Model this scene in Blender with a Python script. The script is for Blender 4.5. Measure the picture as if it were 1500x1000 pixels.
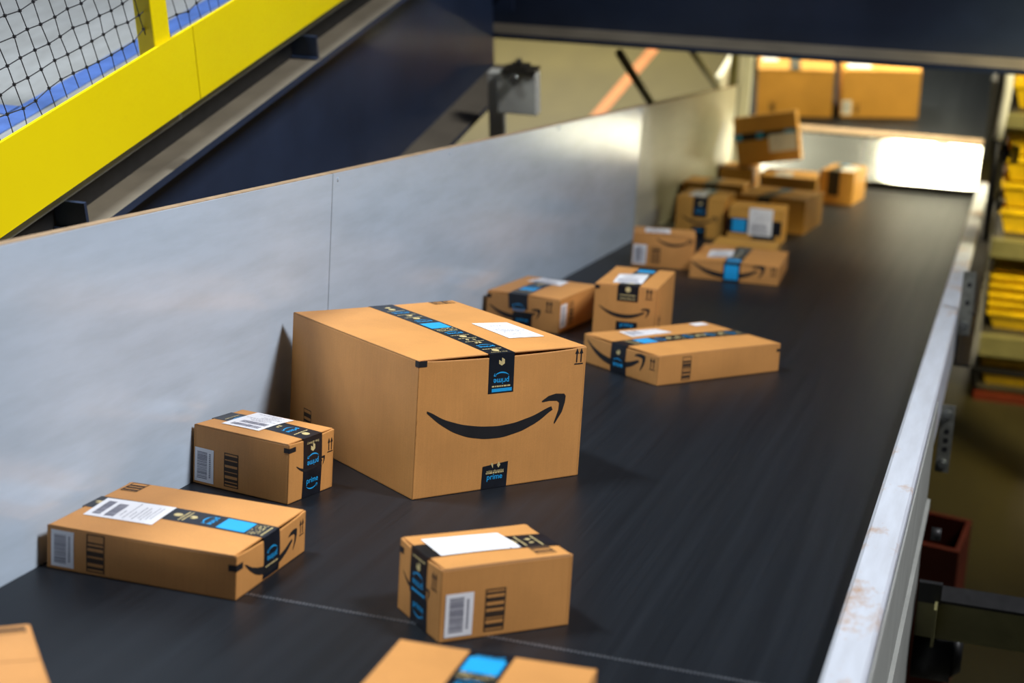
import bpy, bmesh, math, random
from mathutils import Matrix, Vector
from mathutils.geometry import tessellate_polygon
random.seed(7)
for o in list(bpy.data.objects): bpy.data.objects.remove(o)
scene = bpy.context.scene
COL = scene.collection
R = math.radians
# ---------------------------------------------------------------- frames
# The belt climbs at 16 degrees; the building is level.
#   TILT frame: (x across, s along, t up) of the level building, floor at t = -3.6
#   BELT frame: (x across, y along the belt, z off the belt)
FLOOR_T = -3.6
TILT = Matrix.Translation((0, 0, -FLOOR_T))
BELT = TILT @ Matrix.Rotation(R(-16), 4, 'X')
# ---------------------------------------------------------------- camera
cam = bpy.data.cameras.new('camera')
cam.sensor_width = 36.0
cam.lens = 58.007
cam.clip_start = 0.05; cam.clip_end = 200
cam.dof.use_dof = True
cam.dof.focus_distance = 3.86
cam.dof.aperture_fstop = 2.1
cam_ob = bpy.data.objects.new('camera', cam); COL.objects.link(cam_ob)
_r = Vector((0.9537, 0.2947, 0.0606)); _u = Vector((-0.1181, 0.1813, 0.9763)); _f = Vector((-0.2767, 0.9382, -0.2077))
cm = Matrix(((_r.x, _u.x, -_f.x, 0), (_r.y, _u.y, -_f.y, 0), (_r.z, _u.z, -_f.z, 1.15), (0, 0, 0, 1)))
cam_ob.matrix_world = BELT @ cm
scene.camera = cam_ob
# ---------------------------------------------------------------- world, lights, exposure
w = bpy.data.worlds.new('hall'); scene.world = w; w.use_nodes = True
w.node_tree.nodes['Background'].inputs[0].default_value = (0.62, 0.72, 0.9, 1)
w.node_tree.nodes['Background'].inputs[1].default_value = 0.018

def area(name, frame, loc, target, sx, sy, power, color, spread=180):
    l = bpy.data.lights.new(name, 'AREA'); l.shape = 'RECTANGLE'; l.size = sx; l.size_y = sy
    l.energy = power; l.color = color; l.spread = R(spread)
    o = bpy.data.objects.new(name, l); COL.objects.link(o)
    p = frame @ Vector(loc); q = frame @ Vector(target)
    o.matrix_world = Matrix.Translation(p) @ (q - p).to_track_quat('-Z', 'Y').to_matrix().to_4x4()
    return o
# high-bay lamps of the hall: cool ones over the near end, a warm one over the far end
area('high_bay_lamp', TILT, (-4.2, 4.4, 5.4), (-1.7, 3.4, -1.0), 0.6, 1.8, 126, (0.88, 0.96, 1.0), 88)
area('high_bay_lamp', TILT, (5.0, 5.0, 7.1), (-1.5, 3.2, -1.0), 1.4, 2.2, 205, (0.96, 0.97, 1.0), 74)
area('chute_lamp', TILT, (-0.60, 12.25, -1.35), (-0.60, 11.45, -2.9), 0.62, 0.36, 20, (1.0, 0.90, 0.64), 110)
area('chute_lamp', TILT, (0.50, 12.25, -1.35), (-0.10, 11.3, -2.95), 0.9, 0.36, 30, (1.0, 0.88, 0.60), 105)
area('aisle_lamp_or_fill', TILT, (0.55, 10.55, -1.2), (-1.0, 10.6, -2.7), 0.3, 0.6, 40, (1.0, 0.90, 0.48), 130)
area('aisle_lamp_or_fill', TILT, (1.7, 6.9, 0.4), (0.15, 9.1, -2.8), 0.3, 0.6, 40, (1.0, 0.85, 0.45), 60)  # added fill without a fixture, brightens the tote fronts
area('high_bay_lamp', TILT, (-4.2, 14.5, 2.5), (-4.2, 14.4, -3.6), 2.4, 2.4, 860, (1.0, 0.93, 0.70), 90)
scene.view_settings.view_transform = 'Standard'
scene.view_settings.look = 'None'
scene.view_settings.exposure = 0.0
scene.view_settings.gamma = 1.0
scene.view_settings.use_curve_mapping = False
# ---------------------------------------------------------------- mesh helpers
class MB:
    def __init__(self): self.v = []; self.f = []; self.sm = []
    def add(self, vs, fs, smooth=False):
        b = len(self.v); self.v += [tuple(p) for p in vs]
        self.f += [tuple(b + i for i in f) for f in fs]; self.sm += [smooth] * len(fs); return self
    def grid(self, fn, nu, nv, smooth=False):
        vs = [fn(i / nu, j / nv) for j in range(nv + 1) for i in range(nu + 1)]
        fs = [(j*(nu+1)+i, j*(nu+1)+i+1, (j+1)*(nu+1)+i+1, (j+1)*(nu+1)+i) for j in range(nv) for i in range(nu)]
        return self.add(vs, fs, smooth)
    def box(self, x0, x1, y0, y1, z0, z1, n=1, skip=''):
        X = lambda t: x0+(x1-x0)*t; Y = lambda t: y0+(y1-y0)*t; Z = lambda t: z0+(z1-z0)*t
        if '-z' not in skip: self.grid(lambda a, b: (X(b), Y(a), z0), n, n)
        if '+z' not in skip: self.grid(lambda a, b: (X(a), Y(b), z1), n, n)
        if '-y' not in skip: self.grid(lambda a, b: (X(a), y0, Z(b)), n, n)
        if '+y' not in skip: self.grid(lambda a, b: (X(b), y1, Z(a)), n, n)
        if '-x' not in skip: self.grid(lambda a, b: (x0, Y(b), Z(a)), n, n)
        if '+x' not in skip: self.grid(lambda a, b: (x1, Y(a), Z(b)), n, n)
        return self
    def cyl(self, p0, p1, r, seg=12, r1=None, caps=True):
        p0 = Vector(p0); p1 = Vector(p1); d = (p1-p0).normalized()
        a = d.orthogonal().normalized(); b = d.cross(a); r1 = r if r1 is None else r1
        A = [p0 + (a*math.cos(k*2*math.pi/seg)+b*math.sin(k*2*math.pi/seg))*r for k in range(seg)]
        B = [p1 + (a*math.cos(k*2*math.pi/seg)+b*math.sin(k*2*math.pi/seg))*r1 for k in range(seg)]
        self.add(A+B, [(k, (k+1) % seg, seg+(k+1) % seg, seg+k) for k in range(seg)], True)
        if caps: self.add(A, [tuple(reversed(range(seg)))]); self.add(B, [tuple(range(seg))])
        return self
    def tube(self, path, r, seg=6):
        path = [Vector(p) for p in path]; rings = []
        for i, p in enumerate(path):
            d = (path[min(i+1, len(path)-1)] - path[max(i-1, 0)]).normalized()
            ref = Vector((0.3, 0.9, 0.2)) if abs(d.y) < .8 else Vector((1, 0, 0.1))
            a = d.cross(ref).normalized(); b = d.cross(a)
            rings.append([p+(a*math.cos(k*2*math.pi/seg)+b*math.sin(k*2*math.pi/seg))*r for k in range(seg)])
        vs = [q for rg in rings for q in rg]
        fs = [(i*seg+k, i*seg+(k+1) % seg, (i+1)*seg+(k+1) % seg, (i+1)*seg+k) for i in range(len(path)-1) for k in range(seg)]
        fs += [tuple(range(seg)), tuple((len(path)-1)*seg+k for k in range(seg))]
        return self.add(vs, fs, True)
    def poly(self, pts):
        tr = tessellate_polygon([[Vector(p) for p in pts]])
        return self.add(pts, [tuple(t) for t in tr])
    def prism(self, outline, axis, a0, a1):
        """extrude a 2D outline along one axis"""
        def P(p, a): return {'x': (a, p[0], p[1]), 'y': (p[0], a, p[1]), 'z': (p[0], p[1], a)}[axis]
        n = len(outline)
        vs = [P(p, a0) for p in outline] + [P(p, a1) for p in outline]
        tr = [tuple(t) for t in tessellate_polygon([[Vector((p[0], p[1], 0)) for p in outline]])]
        fs = [(k, (k+1) % n, n+(k+1) % n, n+k) for k in range(n)] + tr + [tuple(n+i for i in reversed(t)) for t in tr]
        return self.add(vs, fs)
    def mesh(self, name, fix=True):
        me = bpy.data.meshes.new(name); me.from_pydata(self.v, [], self.f)
        for p, s in zip(me.polygons, self.sm): p.use_smooth = s
        if fix:
            bm = bmesh.new(); bm.from_mesh(me); bmesh.ops.remove_doubles(bm, verts=bm.verts, dist=2e-5)
            bmesh.ops.recalc_face_normals(bm, faces=bm.faces); bm.to_mesh(me); bm.free()
        me.update(); return me

def part(name, mb, mat, parent, label=None, kind=None, fix=True, bevel=0):
    me = mb.mesh(name, fix) if isinstance(mb, MB) else mb
    if mat is not None:
        me.materials.clear(); me.materials.append(mat)
    o = bpy.data.objects.new(name, me); COL.objects.link(o); o.parent = parent
    if label: o['label'] = label
    if kind: o['kind'] = kind
    if bevel:
        m = o.modifiers.new('bevel', 'BEVEL'); m.width = bevel; m.segments = 2; m.limit_method = 'ANGLE'; m.angle_limit = R(40)
    return o

def thing(name, label, cat, frame, loc=(0, 0, 0), rot=None, group=None, kind=None):
    o = bpy.data.objects.new(name, None); COL.objects.link(o); o.empty_display_size = .1
    o.matrix_world = frame @ Matrix.Translation(loc) @ (rot or Matrix.Identity(4))
    o['label'] = label; o['category'] = cat
    if group: o['group'] = group
    if kind: o['kind'] = kind
    return o

def struct(name, label, cat, mb, mat, frame, loc=(0, 0, 0)):
    me = mb.mesh(name); me.materials.append(mat)
    o = bpy.data.objects.new(name, me); COL.objects.link(o)
    o.matrix_world = frame @ Matrix.Translation(loc)
    o['kind'] = 'structure'; o['label'] = label; o['category'] = cat
    return o
# ---------------------------------------------------------------- materials
def srgb(r, g, b):
    f = lambda c: c/12.92 if c <= .04045 else ((c+.055)/1.055)**2.4
    return (f(r/255), f(g/255), f(b/255), 1)
class NT:
    def __init__(self, name):
        self.m = bpy.data.materials.new(name); self.m.use_nodes = True
        self.t = self.m.node_tree; self.b = self.t.nodes['Principled BSDF']
    def n(self, kind, **kw):
        nd = self.t.nodes.new(kind)
        for k, v in kw.items():
            if k in nd.inputs: nd.inputs[k].default_value = v
            else: setattr(nd, k, v)
        return nd
    def l(self, a, ao, b, bi): self.t.links.new(a.outputs[ao], b.inputs[bi])
    def coords(self, scale=(1, 1, 1), rand=False):
        tc = self.n('ShaderNodeTexCoord'); mp = self.n('ShaderNodeMapping'); mp.inputs['Scale'].default_value = scale
        self.l(tc, 'Object', mp, 'Vector')
        if rand:
            oi = self.n('ShaderNodeObjectInfo'); ml = self.n('ShaderNodeMath', operation='MULTIPLY'); ml.inputs[1].default_value = 37.0
            self.l(oi, 'Random', ml, 0); self.l(ml, 0, mp, 'Location')
        return mp
    def noise(self, mp, scale, detail=4, rough=.6):
        nz = self.n('ShaderNodeTexNoise'); nz.inputs['Scale'].default_value = scale
        nz.inputs['Detail'].default_value = detail; nz.inputs['Roughness'].default_value = rough
        self.l(mp, 'Vector', nz, 'Vector'); return nz
    def ramp(self, src, out, stops):
        r = self.n('ShaderNodeValToRGB'); e = r.color_ramp.elements
        while len(e) < len(stops): e.new(.5)
        for el, (p, c) in zip(e, stops): el.position = p; el.color = c if len(c) == 4 else (*c, 1)
        self.l(src, out, r, 'Fac'); return r
    def bump(self, src, out, strength, dist, normal=None):
        b = self.n('ShaderNodeBump'); b.inputs['Strength'].default_value = strength; b.inputs['Distance'].default_value = dist
        self.l(src, out, b, 'Height')
        if normal: self.l(normal, 'Normal', b, 'Normal')
        self.l(b, 'Normal', self.b, 'Normal'); return b

def plain(name, col, rough=.6, metal=0, spec=.5, var=0.08, scale=30):
    t = NT(name); mp = t.coords(rand=True); nz = t.noise(mp, scale)
    lo = tuple(c*(1-var*2) for c in col[:3]); hi = tuple(min(1, c*(1+var)) for c in col[:3])
    r = t.ramp(nz, 'Fac', [(.3, lo), (.7, hi)]); t.l(r, 'Color', t.b, 'Base Color')
    t.b.inputs['Roughness'].default_value = rough; t.b.inputs['Metallic'].default_value = metal
    t.b.inputs['Specular IOR Level'].default_value = spec
    return t.m

def cardboard(name, c):
    t = NT(name); mp = t.coords((1, 1, 1), True)
    big = t.noise(mp, 6, 3); mp2 = t.coords((220, 220, 9), True); fl = t.noise(mp2, 1, 2)
    r1 = t.ramp(big, 'Fac', [(.3, tuple(x*.90 for x in c[:3])), (.7, tuple(x*1.06 for x in c[:3]))])
    r2 = t.ramp(fl, 'Fac', [(.25, (.95, .95, .94)), (.75, (1.03, 1.03, 1.03))])
    mx = t.n('ShaderNodeMixRGB', blend_type='MULTIPLY'); mx.inputs['Fac'].default_value = 1
    t.l(r1, 'Color', mx, 'Color1'); t.l(r2, 'Color', mx, 'Color2')
    sp = t.noise(t.coords((1, 1, 1), True), 500, 2); r3 = t.ramp(sp, 'Fac', [(.3, (.93, .92, .9)), (.6, (1.03, 1.03, 1.03))])
    m2 = t.n('ShaderNodeMixRGB', blend_type='MULTIPLY'); m2.inputs['Fac'].default_value = 1
    t.l(mx, 'Color', m2, 'Color1'); t.l(r3, 'Color', m2, 'Color2'); t.l(m2, 'Color', t.b, 'Base Color')
    bv = t.n('ShaderNodeBevel', samples=4); bv.inputs['Radius'].default_value = .004
    t.bump(fl, 'Fac', .06, .002, bv)
    t.b.inputs['Roughness'].default_value = .55; t.b.inputs['Specular IOR Level'].default_value = .5
    return t.m

M = {}
M['card'] = cardboard('kraft_cardboard', srgb(202, 142, 78))
M['card_warm'] = cardboard('kraft_cardboard_warm', srgb(202, 148, 66))
M['tape'] = plain('black_tape', (.008, .010, .016, 1), .32, var=.2)
M['blue'] = plain('blue_print', srgb(32, 160, 226), .4, var=.03)
M['gold'] = plain('gold_print', srgb(205, 186, 132), .45, var=.1, scale=200)
M['ink'] = plain('black_ink', (.008, .007, .009, 1), .6, var=.2)
M['inkbrown'] = plain('brown_ink', srgb(58, 40, 24), .7, var=.2)
M['paper'] = plain('white_paper', srgb(238, 238, 242), .45, var=.02)
M['greyprint'] = plain('grey_print', srgb(136, 136, 150), .6, var=.15, scale=300)
M['navy'] = plain('navy_paint', srgb(42, 54, 78), .38, var=.12, scale=3)
def dusty(name, c, dust):
    t = NT(name); ge = t.n('ShaderNodeTexCoord'); sx = t.n('ShaderNodeSeparateXYZ'); t.l(ge, 'Normal', sx, 'Vector')
    nz = t.noise(t.coords(), 5, 4); r = t.ramp(sx, 'Z', [(.5, c[:3]), (.9, dust[:3])])
    r2 = t.ramp(nz, 'Fac', [(.3, (.75, .75, .75)), (.7, (1.08, 1.08, 1.08))])
    mx = t.n('ShaderNodeMixRGB', blend_type='MULTIPLY'); mx.inputs['Fac'].default_value = 1
    t.l(r, 'Color', mx, 'Color1'); t.l(r2, 'Color', mx, 'Color2'); t.l(mx, 'Color', t.b, 'Base Color')
    t.b.inputs['Roughness'].default_value = .5
    return t.m
M['navydust'] = dusty('navy_paint_dusty_top', srgb(42, 54, 78), srgb(124, 115, 100))
M['yellow'] = plain('yellow_paint', srgb(255, 230, 0), .42, var=.025, scale=2)
M['ply'] = plain('plywood_edge', srgb(160, 134, 106), .7, var=.12, scale=25)
M['black'] = plain('black_rubber', (.012, .012, .013, 1), .5, var=.2)
M['darksteel'] = plain('dark_steel', srgb(62, 58, 50), .45, .3, var=.15, scale=8)
M['steel'] = plain('galvanised_steel', srgb(150, 150, 140), .38, .7, var=.15, scale=40)
M['bolt'] = plain('zinc_bolt', srgb(170, 172, 165), .25, .9, var=.1)
M['greypaint'] = plain('grey_paint', srgb(150, 152, 148), .5, var=.08, scale=6)
M['whitepaint'] = plain('white_paint', srgb(226, 226, 216), .45, var=.04, scale=6)
M['tote'] = plain('yellow_tote', srgb(226, 186, 22), .35, var=.15, scale=9)
M['orange'] = plain('orange_bin', srgb(96, 34, 15), .5, var=.12, scale=6)
M['olive'] = plain('olive_beam', srgb(116, 112, 74), .5, var=.12, scale=8)
M['blueline'] = plain('blue_floor_paint', srgb(76, 108, 178), .55, var=.12, scale=18)
M['orangeline'] = plain('orange_floor_paint', srgb(116, 70, 38), .55, var=.1, scale=6)
M['net'] = plain('black_net_cord', (.02, .02, .025, 1), .7, var=.1)
M['lace'] = plain('steel_lacing', srgb(120, 124, 132), .35, .6, var=.15, scale=60)

def concrete(name, c, var, scale):
    t = NT(name); mp = t.coords(); a = t.noise(mp, scale, 6, .65); b = t.noise(t.coords((1, .35, 1)), scale*5, 4, .7)
    r = t.ramp(a, 'Fac', [(.3, tuple(x*(1-var) for x in c[:3])), (.7, tuple(x*(1+var*.6) for x in c[:3]))])
    r2 = t.ramp(b, 'Fac', [(.3, (.82, .81, .79)), (.65, (1.05, 1.05, 1.05))])
    mx = t.n('ShaderNodeMixRGB', blend_type='MULTIPLY'); mx.inputs['Fac'].default_value = 1
    t.l(r, 'Color', mx, 'Color1'); t.l(r2, 'Color', mx, 'Color2'); t.l(mx, 'Color', t.b, 'Base Color')
    t.b.inputs['Roughness'].default_value = .5
    return t.m
M['deck'] = concrete('deck_concrete', srgb(152, 154, 156), .14, 2.2)
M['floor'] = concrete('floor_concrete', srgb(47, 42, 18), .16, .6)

def belt_mat(name):
    t = NT(name)
    st = t.noise(t.coords((26, .55, 1)), 1, 6, .62)           # streaks along the belt
    fine = t.noise(t.coords((160, 3.0, 1)), 1, 3, .6)
    gr = t.noise(t.coords(), 900, 2)
    r = t.ramp(st, 'Fac', [(.3, (.0060, .0078, .0110)), (.7, (.0098, .0124, .0170))])
    r2 = t.ramp(fine, 'Fac', [(.35, (.92, .92, .92)), (.7, (1.08, 1.08, 1.08))])
    mx = t.n('ShaderNodeMixRGB', blend_type='MULTIPLY'); mx.inputs['Fac'].default_value = 1
    t.l(r, 'Color', mx, 'Color1'); t.l(r2, 'Color', mx, 'Color2')
    # scattered pale scuffs with a shape of their own
    sc = t.noise(t.coords((34, 7, 1)), 1, 5, .75); r3 = t.ramp(sc, 'Fac', [(.71, (0, 0, 0)), (.78, (.05, .052, .055))])
    ad = t.n('ShaderNodeMixRGB', blend_type='ADD'); ad.inputs['Fac'].default_value = 1
    t.l(mx, 'Color', ad, 'Color1'); t.l(r3, 'Color', ad, 'Color2'); t.l(ad, 'Color', t.b, 'Base Color')
    rr = t.ramp(st, 'Fac', [(.3, (.40,)*3), (.7, (.44,)*3)]); t.l(rr, 'Color', t.b, 'Roughness')
    t.b.inputs['Specular IOR Level'].default_value = .27
    t.bump(gr, 'Fac', .05, .001)
    return t.m
M['belt'] = belt_mat('rubber_belt')

def sheet_mat(name, c, rough, metal, smudge=.12, bumpd=.004):
    t = NT(name)
    a = t.noise(t.coords((1, .8, 1.6)), 2.2, 5, .6); s = t.noise(t.coords((1, 2.0, 14)), 1.4, 4, .65)
    r = t.ramp(a, 'Fac', [(.3, tuple(x*(1-smudge) for x in c[:3])), (.7, tuple(min(1, x*1.04) for x in c[:3]))])
    r2 = t.ramp(s, 'Fac', [(.28, (.9, .9, .89)), (.6, (1.02, 1.02, 1.02))])
    mx = t.n('ShaderNodeMixRGB', blend_type='MULTIPLY'); mx.inputs['Fac'].default_value = 1
    t.l(r, 'Color', mx, 'Color1'); t.l(r2, 'Color', mx, 'Color2')
    ms = t.noise(t.coords((1, 5, 9)), 2.6, 6, .8); r3 = t.ramp(ms, 'Fac', [(.24, (.62, .6, .58)), (.31, (1, 1, 1))])
    m2 = t.n('ShaderNodeMixRGB', blend_type='MULTIPLY'); m2.inputs['Fac'].default_value = .6
    t.l(mx, 'Color', m2, 'Color1'); t.l(r3, 'Color', m2, 'Color2'); t.l(m2, 'Color', t.b, 'Base Color')
    t.b.inputs['Roughness'].default_value = rough; t.b.inputs['Metallic'].default_value = metal
    wv = t.noise(t.coords((1, 1.1, .7)), 1.6, 2, .5); t.bump(wv, 'Fac', .5, bumpd)
    return t.m
M['wallsheet'] = sheet_mat('polished_sheet', srgb(194, 209, 226), .2, .08, .07)
M['wallsheet_dull'] = sheet_mat('dull_sheet', srgb(196, 196, 182), .42, .25)
M['chute'] = sheet_mat('chute_sheet', srgb(212, 216, 214), .16, .9, .1, .002)

def rail_mat(name):
    t = NT(name); a = t.noise(t.coords((3, 1.6, 3)), 2.0, 5, .7)
    b = t.noise(t.coords((30, 4, 30)), 1, 3, .6)
    r = t.ramp(a, 'Fac', [(.55, srgb(200, 205, 216)), (.68, srgb(182, 148, 120))])
    r2 = t.ramp(b, 'Fac', [(.3, (.88, .87, .86)), (.7, (1.03, 1.03, 1.03))])
    mx = t.n('ShaderNodeMixRGB', blend_type='MULTIPLY'); mx.inputs['Fac'].default_value = 1
    t.l(r, 'Color', mx, 'Color1'); t.l(r2, 'Color', mx, 'Color2'); t.l(mx, 'Color', t.b, 'Base Color')
    t.b.inputs['Roughness'].default_value = .42; t.b.inputs['Metallic'].default_value = .15
    return t.m
M['rail'] = rail_mat('worn_white_rail')
# ================================================================ THE SETTING
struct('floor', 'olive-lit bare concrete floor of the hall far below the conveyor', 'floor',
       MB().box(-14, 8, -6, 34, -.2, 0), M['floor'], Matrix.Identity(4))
fl = bpy.data.objects['floor']
part('floor_stripe', MB().prism([(-3.46, 12.4), (-3.36, 12.4), (-3.22, 19.0), (-3.32, 19.0)], 'z', .0, .003), M['orangeline'], fl, 'faded orange line painted on the floor')
struct('wall_back', 'plain far wall of the hall', 'wall', MB().box(-14, 8, 34, 34.2, 0, 12), M['darksteel'], Matrix.Identity(4))
# the raised walkway deck
deck = struct('floor_walkway', 'grey concrete walkway deck behind the black net', 'walkway',
              MB().box(-7.5, -2.37, .8, 7.66, -.53, -.45), M['deck'], TILT)
part('painted_line', MB().prism([(-2.79, 2.5), (-2.71, 2.5), (-2.63, 8.3), (-2.71, 8.3)], 'z', -.45, -.447), M['blueline'], deck, 'blue painted line')
part('painted_line', MB().box(-5.5, -2.76, 4.16, 4.23, -.45, -.447), M['blueline'], deck, 'blue painted line')
# ================================================================ STEELWORK
def ibeam(root, axis, a0, a1, c, t0, t1, half, tf, tw, mat):
    """I-section running along axis 's' or 'x'; c = web centre on the other axis"""
    def bx(lo, hi, z0, z1):
        return MB().box(lo, hi, a0, a1, z0, z1) if axis == 's' else MB().box(a0, a1, lo, hi, z0, z1)
    part('web', bx(c-tw/2, c+tw/2, t0+tf, t1-tf), mat, root)
    part('top_flange', bx(c-half, c+half, t1-tf, t1), M['navydust'], root)
    part('bottom_flange', bx(c-half, c+half, t0, t0+tf), M['navydust'], root)

g = thing('steel_girder', 'long navy steel girder under the yellow walkway edge', 'girder', TILT)
ibeam(g, 's', .9, 7.66, -2.467, -1.392, -.61, .167, .022, .016, M['navy'])
for s in (2.3, 3.80, 5.32, 6.84):
    part('joist_bracket', MB().box(-2.404, -2.31, s-.006, s+.006, -.602, -.53).box(-2.404, -2.31, s-.02, s+.006, -.609, -.602), M['navy'], g)
j = thing('floor_joists', 'dark steel joists carrying the walkway above the girder', 'joists', TILT)
for s in (2.3, 3.80, 5.32, 6.84):
    part('joist', MB().box(-7.0, -2.46, s-.03, s+.03, -.609, -.531), M['navy'], j)
part('shade_strip', MB().box(-2.415, -2.405, .9, 7.64, -.609, -.531), M['black'], j)  # added black strip, stands for the shade below the kick plate
g2 = thing('cross_girder', 'navy steel girder spanning across above the conveyor', 'girder', TILT)
ibeam(g2, 'x', -2.62, .75, 7.87, -1.252, -.45, .17, .026, .018, M['navy'])
part('post', MB().box(.62, .74, 7.81, 7.93, FLOOR_T, -1.253), M['navy'], g2)
bp = MB().box(-2.452, -2.36, 7.665, 7.685, -1.1, -.64)
part('end_plate', bp, M['navy'], g2)
for k, (x, t) in enumerate(((-2.40, -1.0), (-2.40, -.85), (-2.40, -.7))):
    part('bolt', MB().cyl((x, 7.665, t), (x, 7.64, t), .018, 6), M['darksteel'], g2)
dk = struct('shade_deck', 'unseen deck added on the cross girder to shade the far cartons', 'deck', MB().box(-2.6, .4, 7.72, 10.2, -.448, -.40), M['darksteel'], TILT)  # unseen, added to keep the cool lamps off the far end
# guard rail with net
gr = thing('guard_rail', 'yellow guard rail with kick plate and black safety net along the walkway', 'guard rail', TILT)
for a, b in ((.9, 4.452), (4.456, 7.66)):
    part('kick_plate', MB().box(-2.308, -2.298, a, b, -.463, -.243), M['yellow'], gr, bevel=.001)
part('post', MB().box(-2.365, -2.310, 4.255, 4.345, -.45, .85), M['yellow'], gr, bevel=.004)
part('top_rail', MB().box(-2.36, -2.315, .9, 7.66, .85, .90), M['yellow'], gr, bevel=.004)
net = MB(); rn = random.Random(3)
ds, dt, sh = .062, .056, .30
t_rows = [-.262 + dt*k for k in range(20)]
cols = [1.6 + ds*k for k in range(-6, 104)]
offs = {}
def knot(i, k):
    if (i, k) not in offs:
        edge = max(0, 1 - k/3)
        offs[(i, k)] = (rn.uniform(-.004, .004), rn.uniform(-.005, .005) + edge*.010*math.sin(i*.9), rn.uniform(-.003, .003))
    o = offs[(i, k)]
    return Vector((-2.335+o[2], 1.6+ds*i - sh*dt*k + o[0], t_rows[k] + o[1]))
for i in range(0, 98):
    net.tube([knot(i, k) for k in range(20)], .0016, 4)
for k in range(1, 20):
    net.tube([knot(i, k) for i in range(0, 98)], .0016, 4)
for i in range(30, 70):
    for k in range(1, 12):
        p = knot(i, k); net.box(p.x-.003, p.x+.003, p.y-.0035, p.y+.0035, p.z-.0035, p.z+.0035)
part('safety_net', net, M['net'], gr, 'black knotted cord net', kind='stuff', fix=False)
# ================================================================ MAIN CONVEYOR
WX, RX0, RX1 = -1.72, -.207, -.133
YB0, YB1 = -1.2, 11.24
cv = thing('belt_conveyor', 'long black belt conveyor with polished side wall and white steel edge rail', 'conveyor', BELT)
bl = MB(); th = .012; rr = .07
prof = [(YB0, 0), (YB1, 0)]
prof += [(YB1 + rr*math.sin(a), -rr + rr*math.cos(a)) for a in [R(15*k) for k in range(1, 13)]]
prof += [(YB0, -2*rr)]
prof += [(YB0 - rr*math.sin(a), -rr - rr*math.cos(a)) for a in [R(15*k) for k in range(1, 12)]]
for i in range(len(prof)):
    a, b = prof[i], prof[(i+1) % len(prof)]
    bl.add([(WX+.004, a[0], a[1]), (RX1-.03, a[0], a[1]), (RX1-.03, b[0], b[1]), (WX+.004, b[0], b[1])], [(0, 1, 2, 3)], i > 1)
part('belt', bl, M['belt'], cv, 'dark rubber belt', fix=False)
lc = MB(); x = WX+.02; k = 0
while x < RX0-.01:
    lc.box(x, x+.003, 2.700 + (k % 2)*.0015, 2.711 + (k % 2)*.0015, -.0005, .0009); x += .0068; k += 1
part('belt_lacing', lc, M['lace'], cv, 'pale stitched metal seam across the belt', kind='stuff', fix=False)
part('slider_bed', MB().box(WX-.02, RX1-.012, YB0+.05, YB1-.08, -.125, -.02), M['darksteel'], cv)
for p, (a, b) in enumerate(((-1.2, .30), (.303, 4.054), (4.058, 7.80), (7.805, 10.52))):
    part('side_panel', MB().box(WX-.003, WX, a, b, -.02, .645), M['wallsheet'] if p < 3 else M['wallsheet_dull'], cv, 'polished white-grey sheet panel')
    part('panel_backing', MB().box(WX-.024, WX-.003, a, b, -.02, .647), M['ply'], cv, 'plywood board with raw tan top edge')
    for yy in (a+.25, (a+b)/2, b-.25):
        part('panel_bracket', MB().box(WX-.075, WX-.024, yy-.02, yy+.02, -.12, .5), M['darksteel'], cv)
for (yy, zz) in ((4.09, .628), (5.0, .63), (6.3, .628), (7.75, .628), (7.86, .62)):
    part('rivet', MB().cyl((WX, yy, zz), (WX+.0025, yy, zz), .005, 10), M['wallsheet'], cv)
# right-hand edge rail: bent steel channel
rl = MB().prism([(RX0, -.03), (RX0, .052), (RX0+.008, .06), (RX1-.006, .06), (RX1, .054), (RX1, -.16), (RX1-.03, -.16), (RX1-.03, -.155), (RX1-.005, -.155), (RX1-.005, .054), (RX0+.006, .054), (RX0+.005, -.03)], 'y', YB0, 11.75)
part('edge_rail', rl, M['rail'], cv, 'white steel edge rail worn to tan')
part('lower_channel', MB().prism([(RX1+.002, -.19), (RX1+.002, .028), (RX1+.062, .028), (RX1+.062, .018), (RX1+.012, .018), (RX1+.012, -.18), (RX1+.062, -.18), (RX1+.062, -.19)], 'y', 6.6, 10.9), M['black'], cv, 'outer channel, its shade put into the black colour')  # black here is the shadow on the rail's outer side, put into the colour
part('skirt_plate', MB().box(RX1+.001, RX1+.006, YB0+.4, 4.95, -1.02, .03), M['greypaint'], cv, 'grey steel skirt plate', bevel=.001)
part('skirt_lip', MB().box(RX1+.006, RX1+.016, YB0+.4, 4.95, -.30, -.27), M['greypaint'], cv)
def bracket(y, z0, z1, xw, bolts, holes):
    b = part('bracket_plate', MB().box(RX1+.004, RX1+.004+xw, y, y+.006, z0, z1), M['steel'], cv, 'galvanised bracket plate', bevel=.001)
    for z in bolts:
        part('bolt', MB().cyl((RX1+.004+xw*.5, y, z), (RX1+.004+xw*.5, y-.006, z), .017, 20).cyl((RX1+.004+xw*.5, y-.006, z), (RX1+.004+xw*.5, y-.018, z), .012, 6), M['bolt'], b)
    for z in holes:
        part('hole', MB().cyl((RX1+.004+xw*.55, y+.0002, z), (RX1+.004+xw*.55, y-.0008, z), .009, 12), M['black'], b)
bracket(6.45, -.035, .21, .048, (.005,), (.09, .16))
bracket(5.5, -.33, -.10, .045, (-.13, -.30), (-.19, -.22, -.25))
part('knob', MB().cyl((RX1+.03, 4.9, -.36), (RX1+.06, 4.9, -.36), .02, 10), M['black'], cv)
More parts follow.
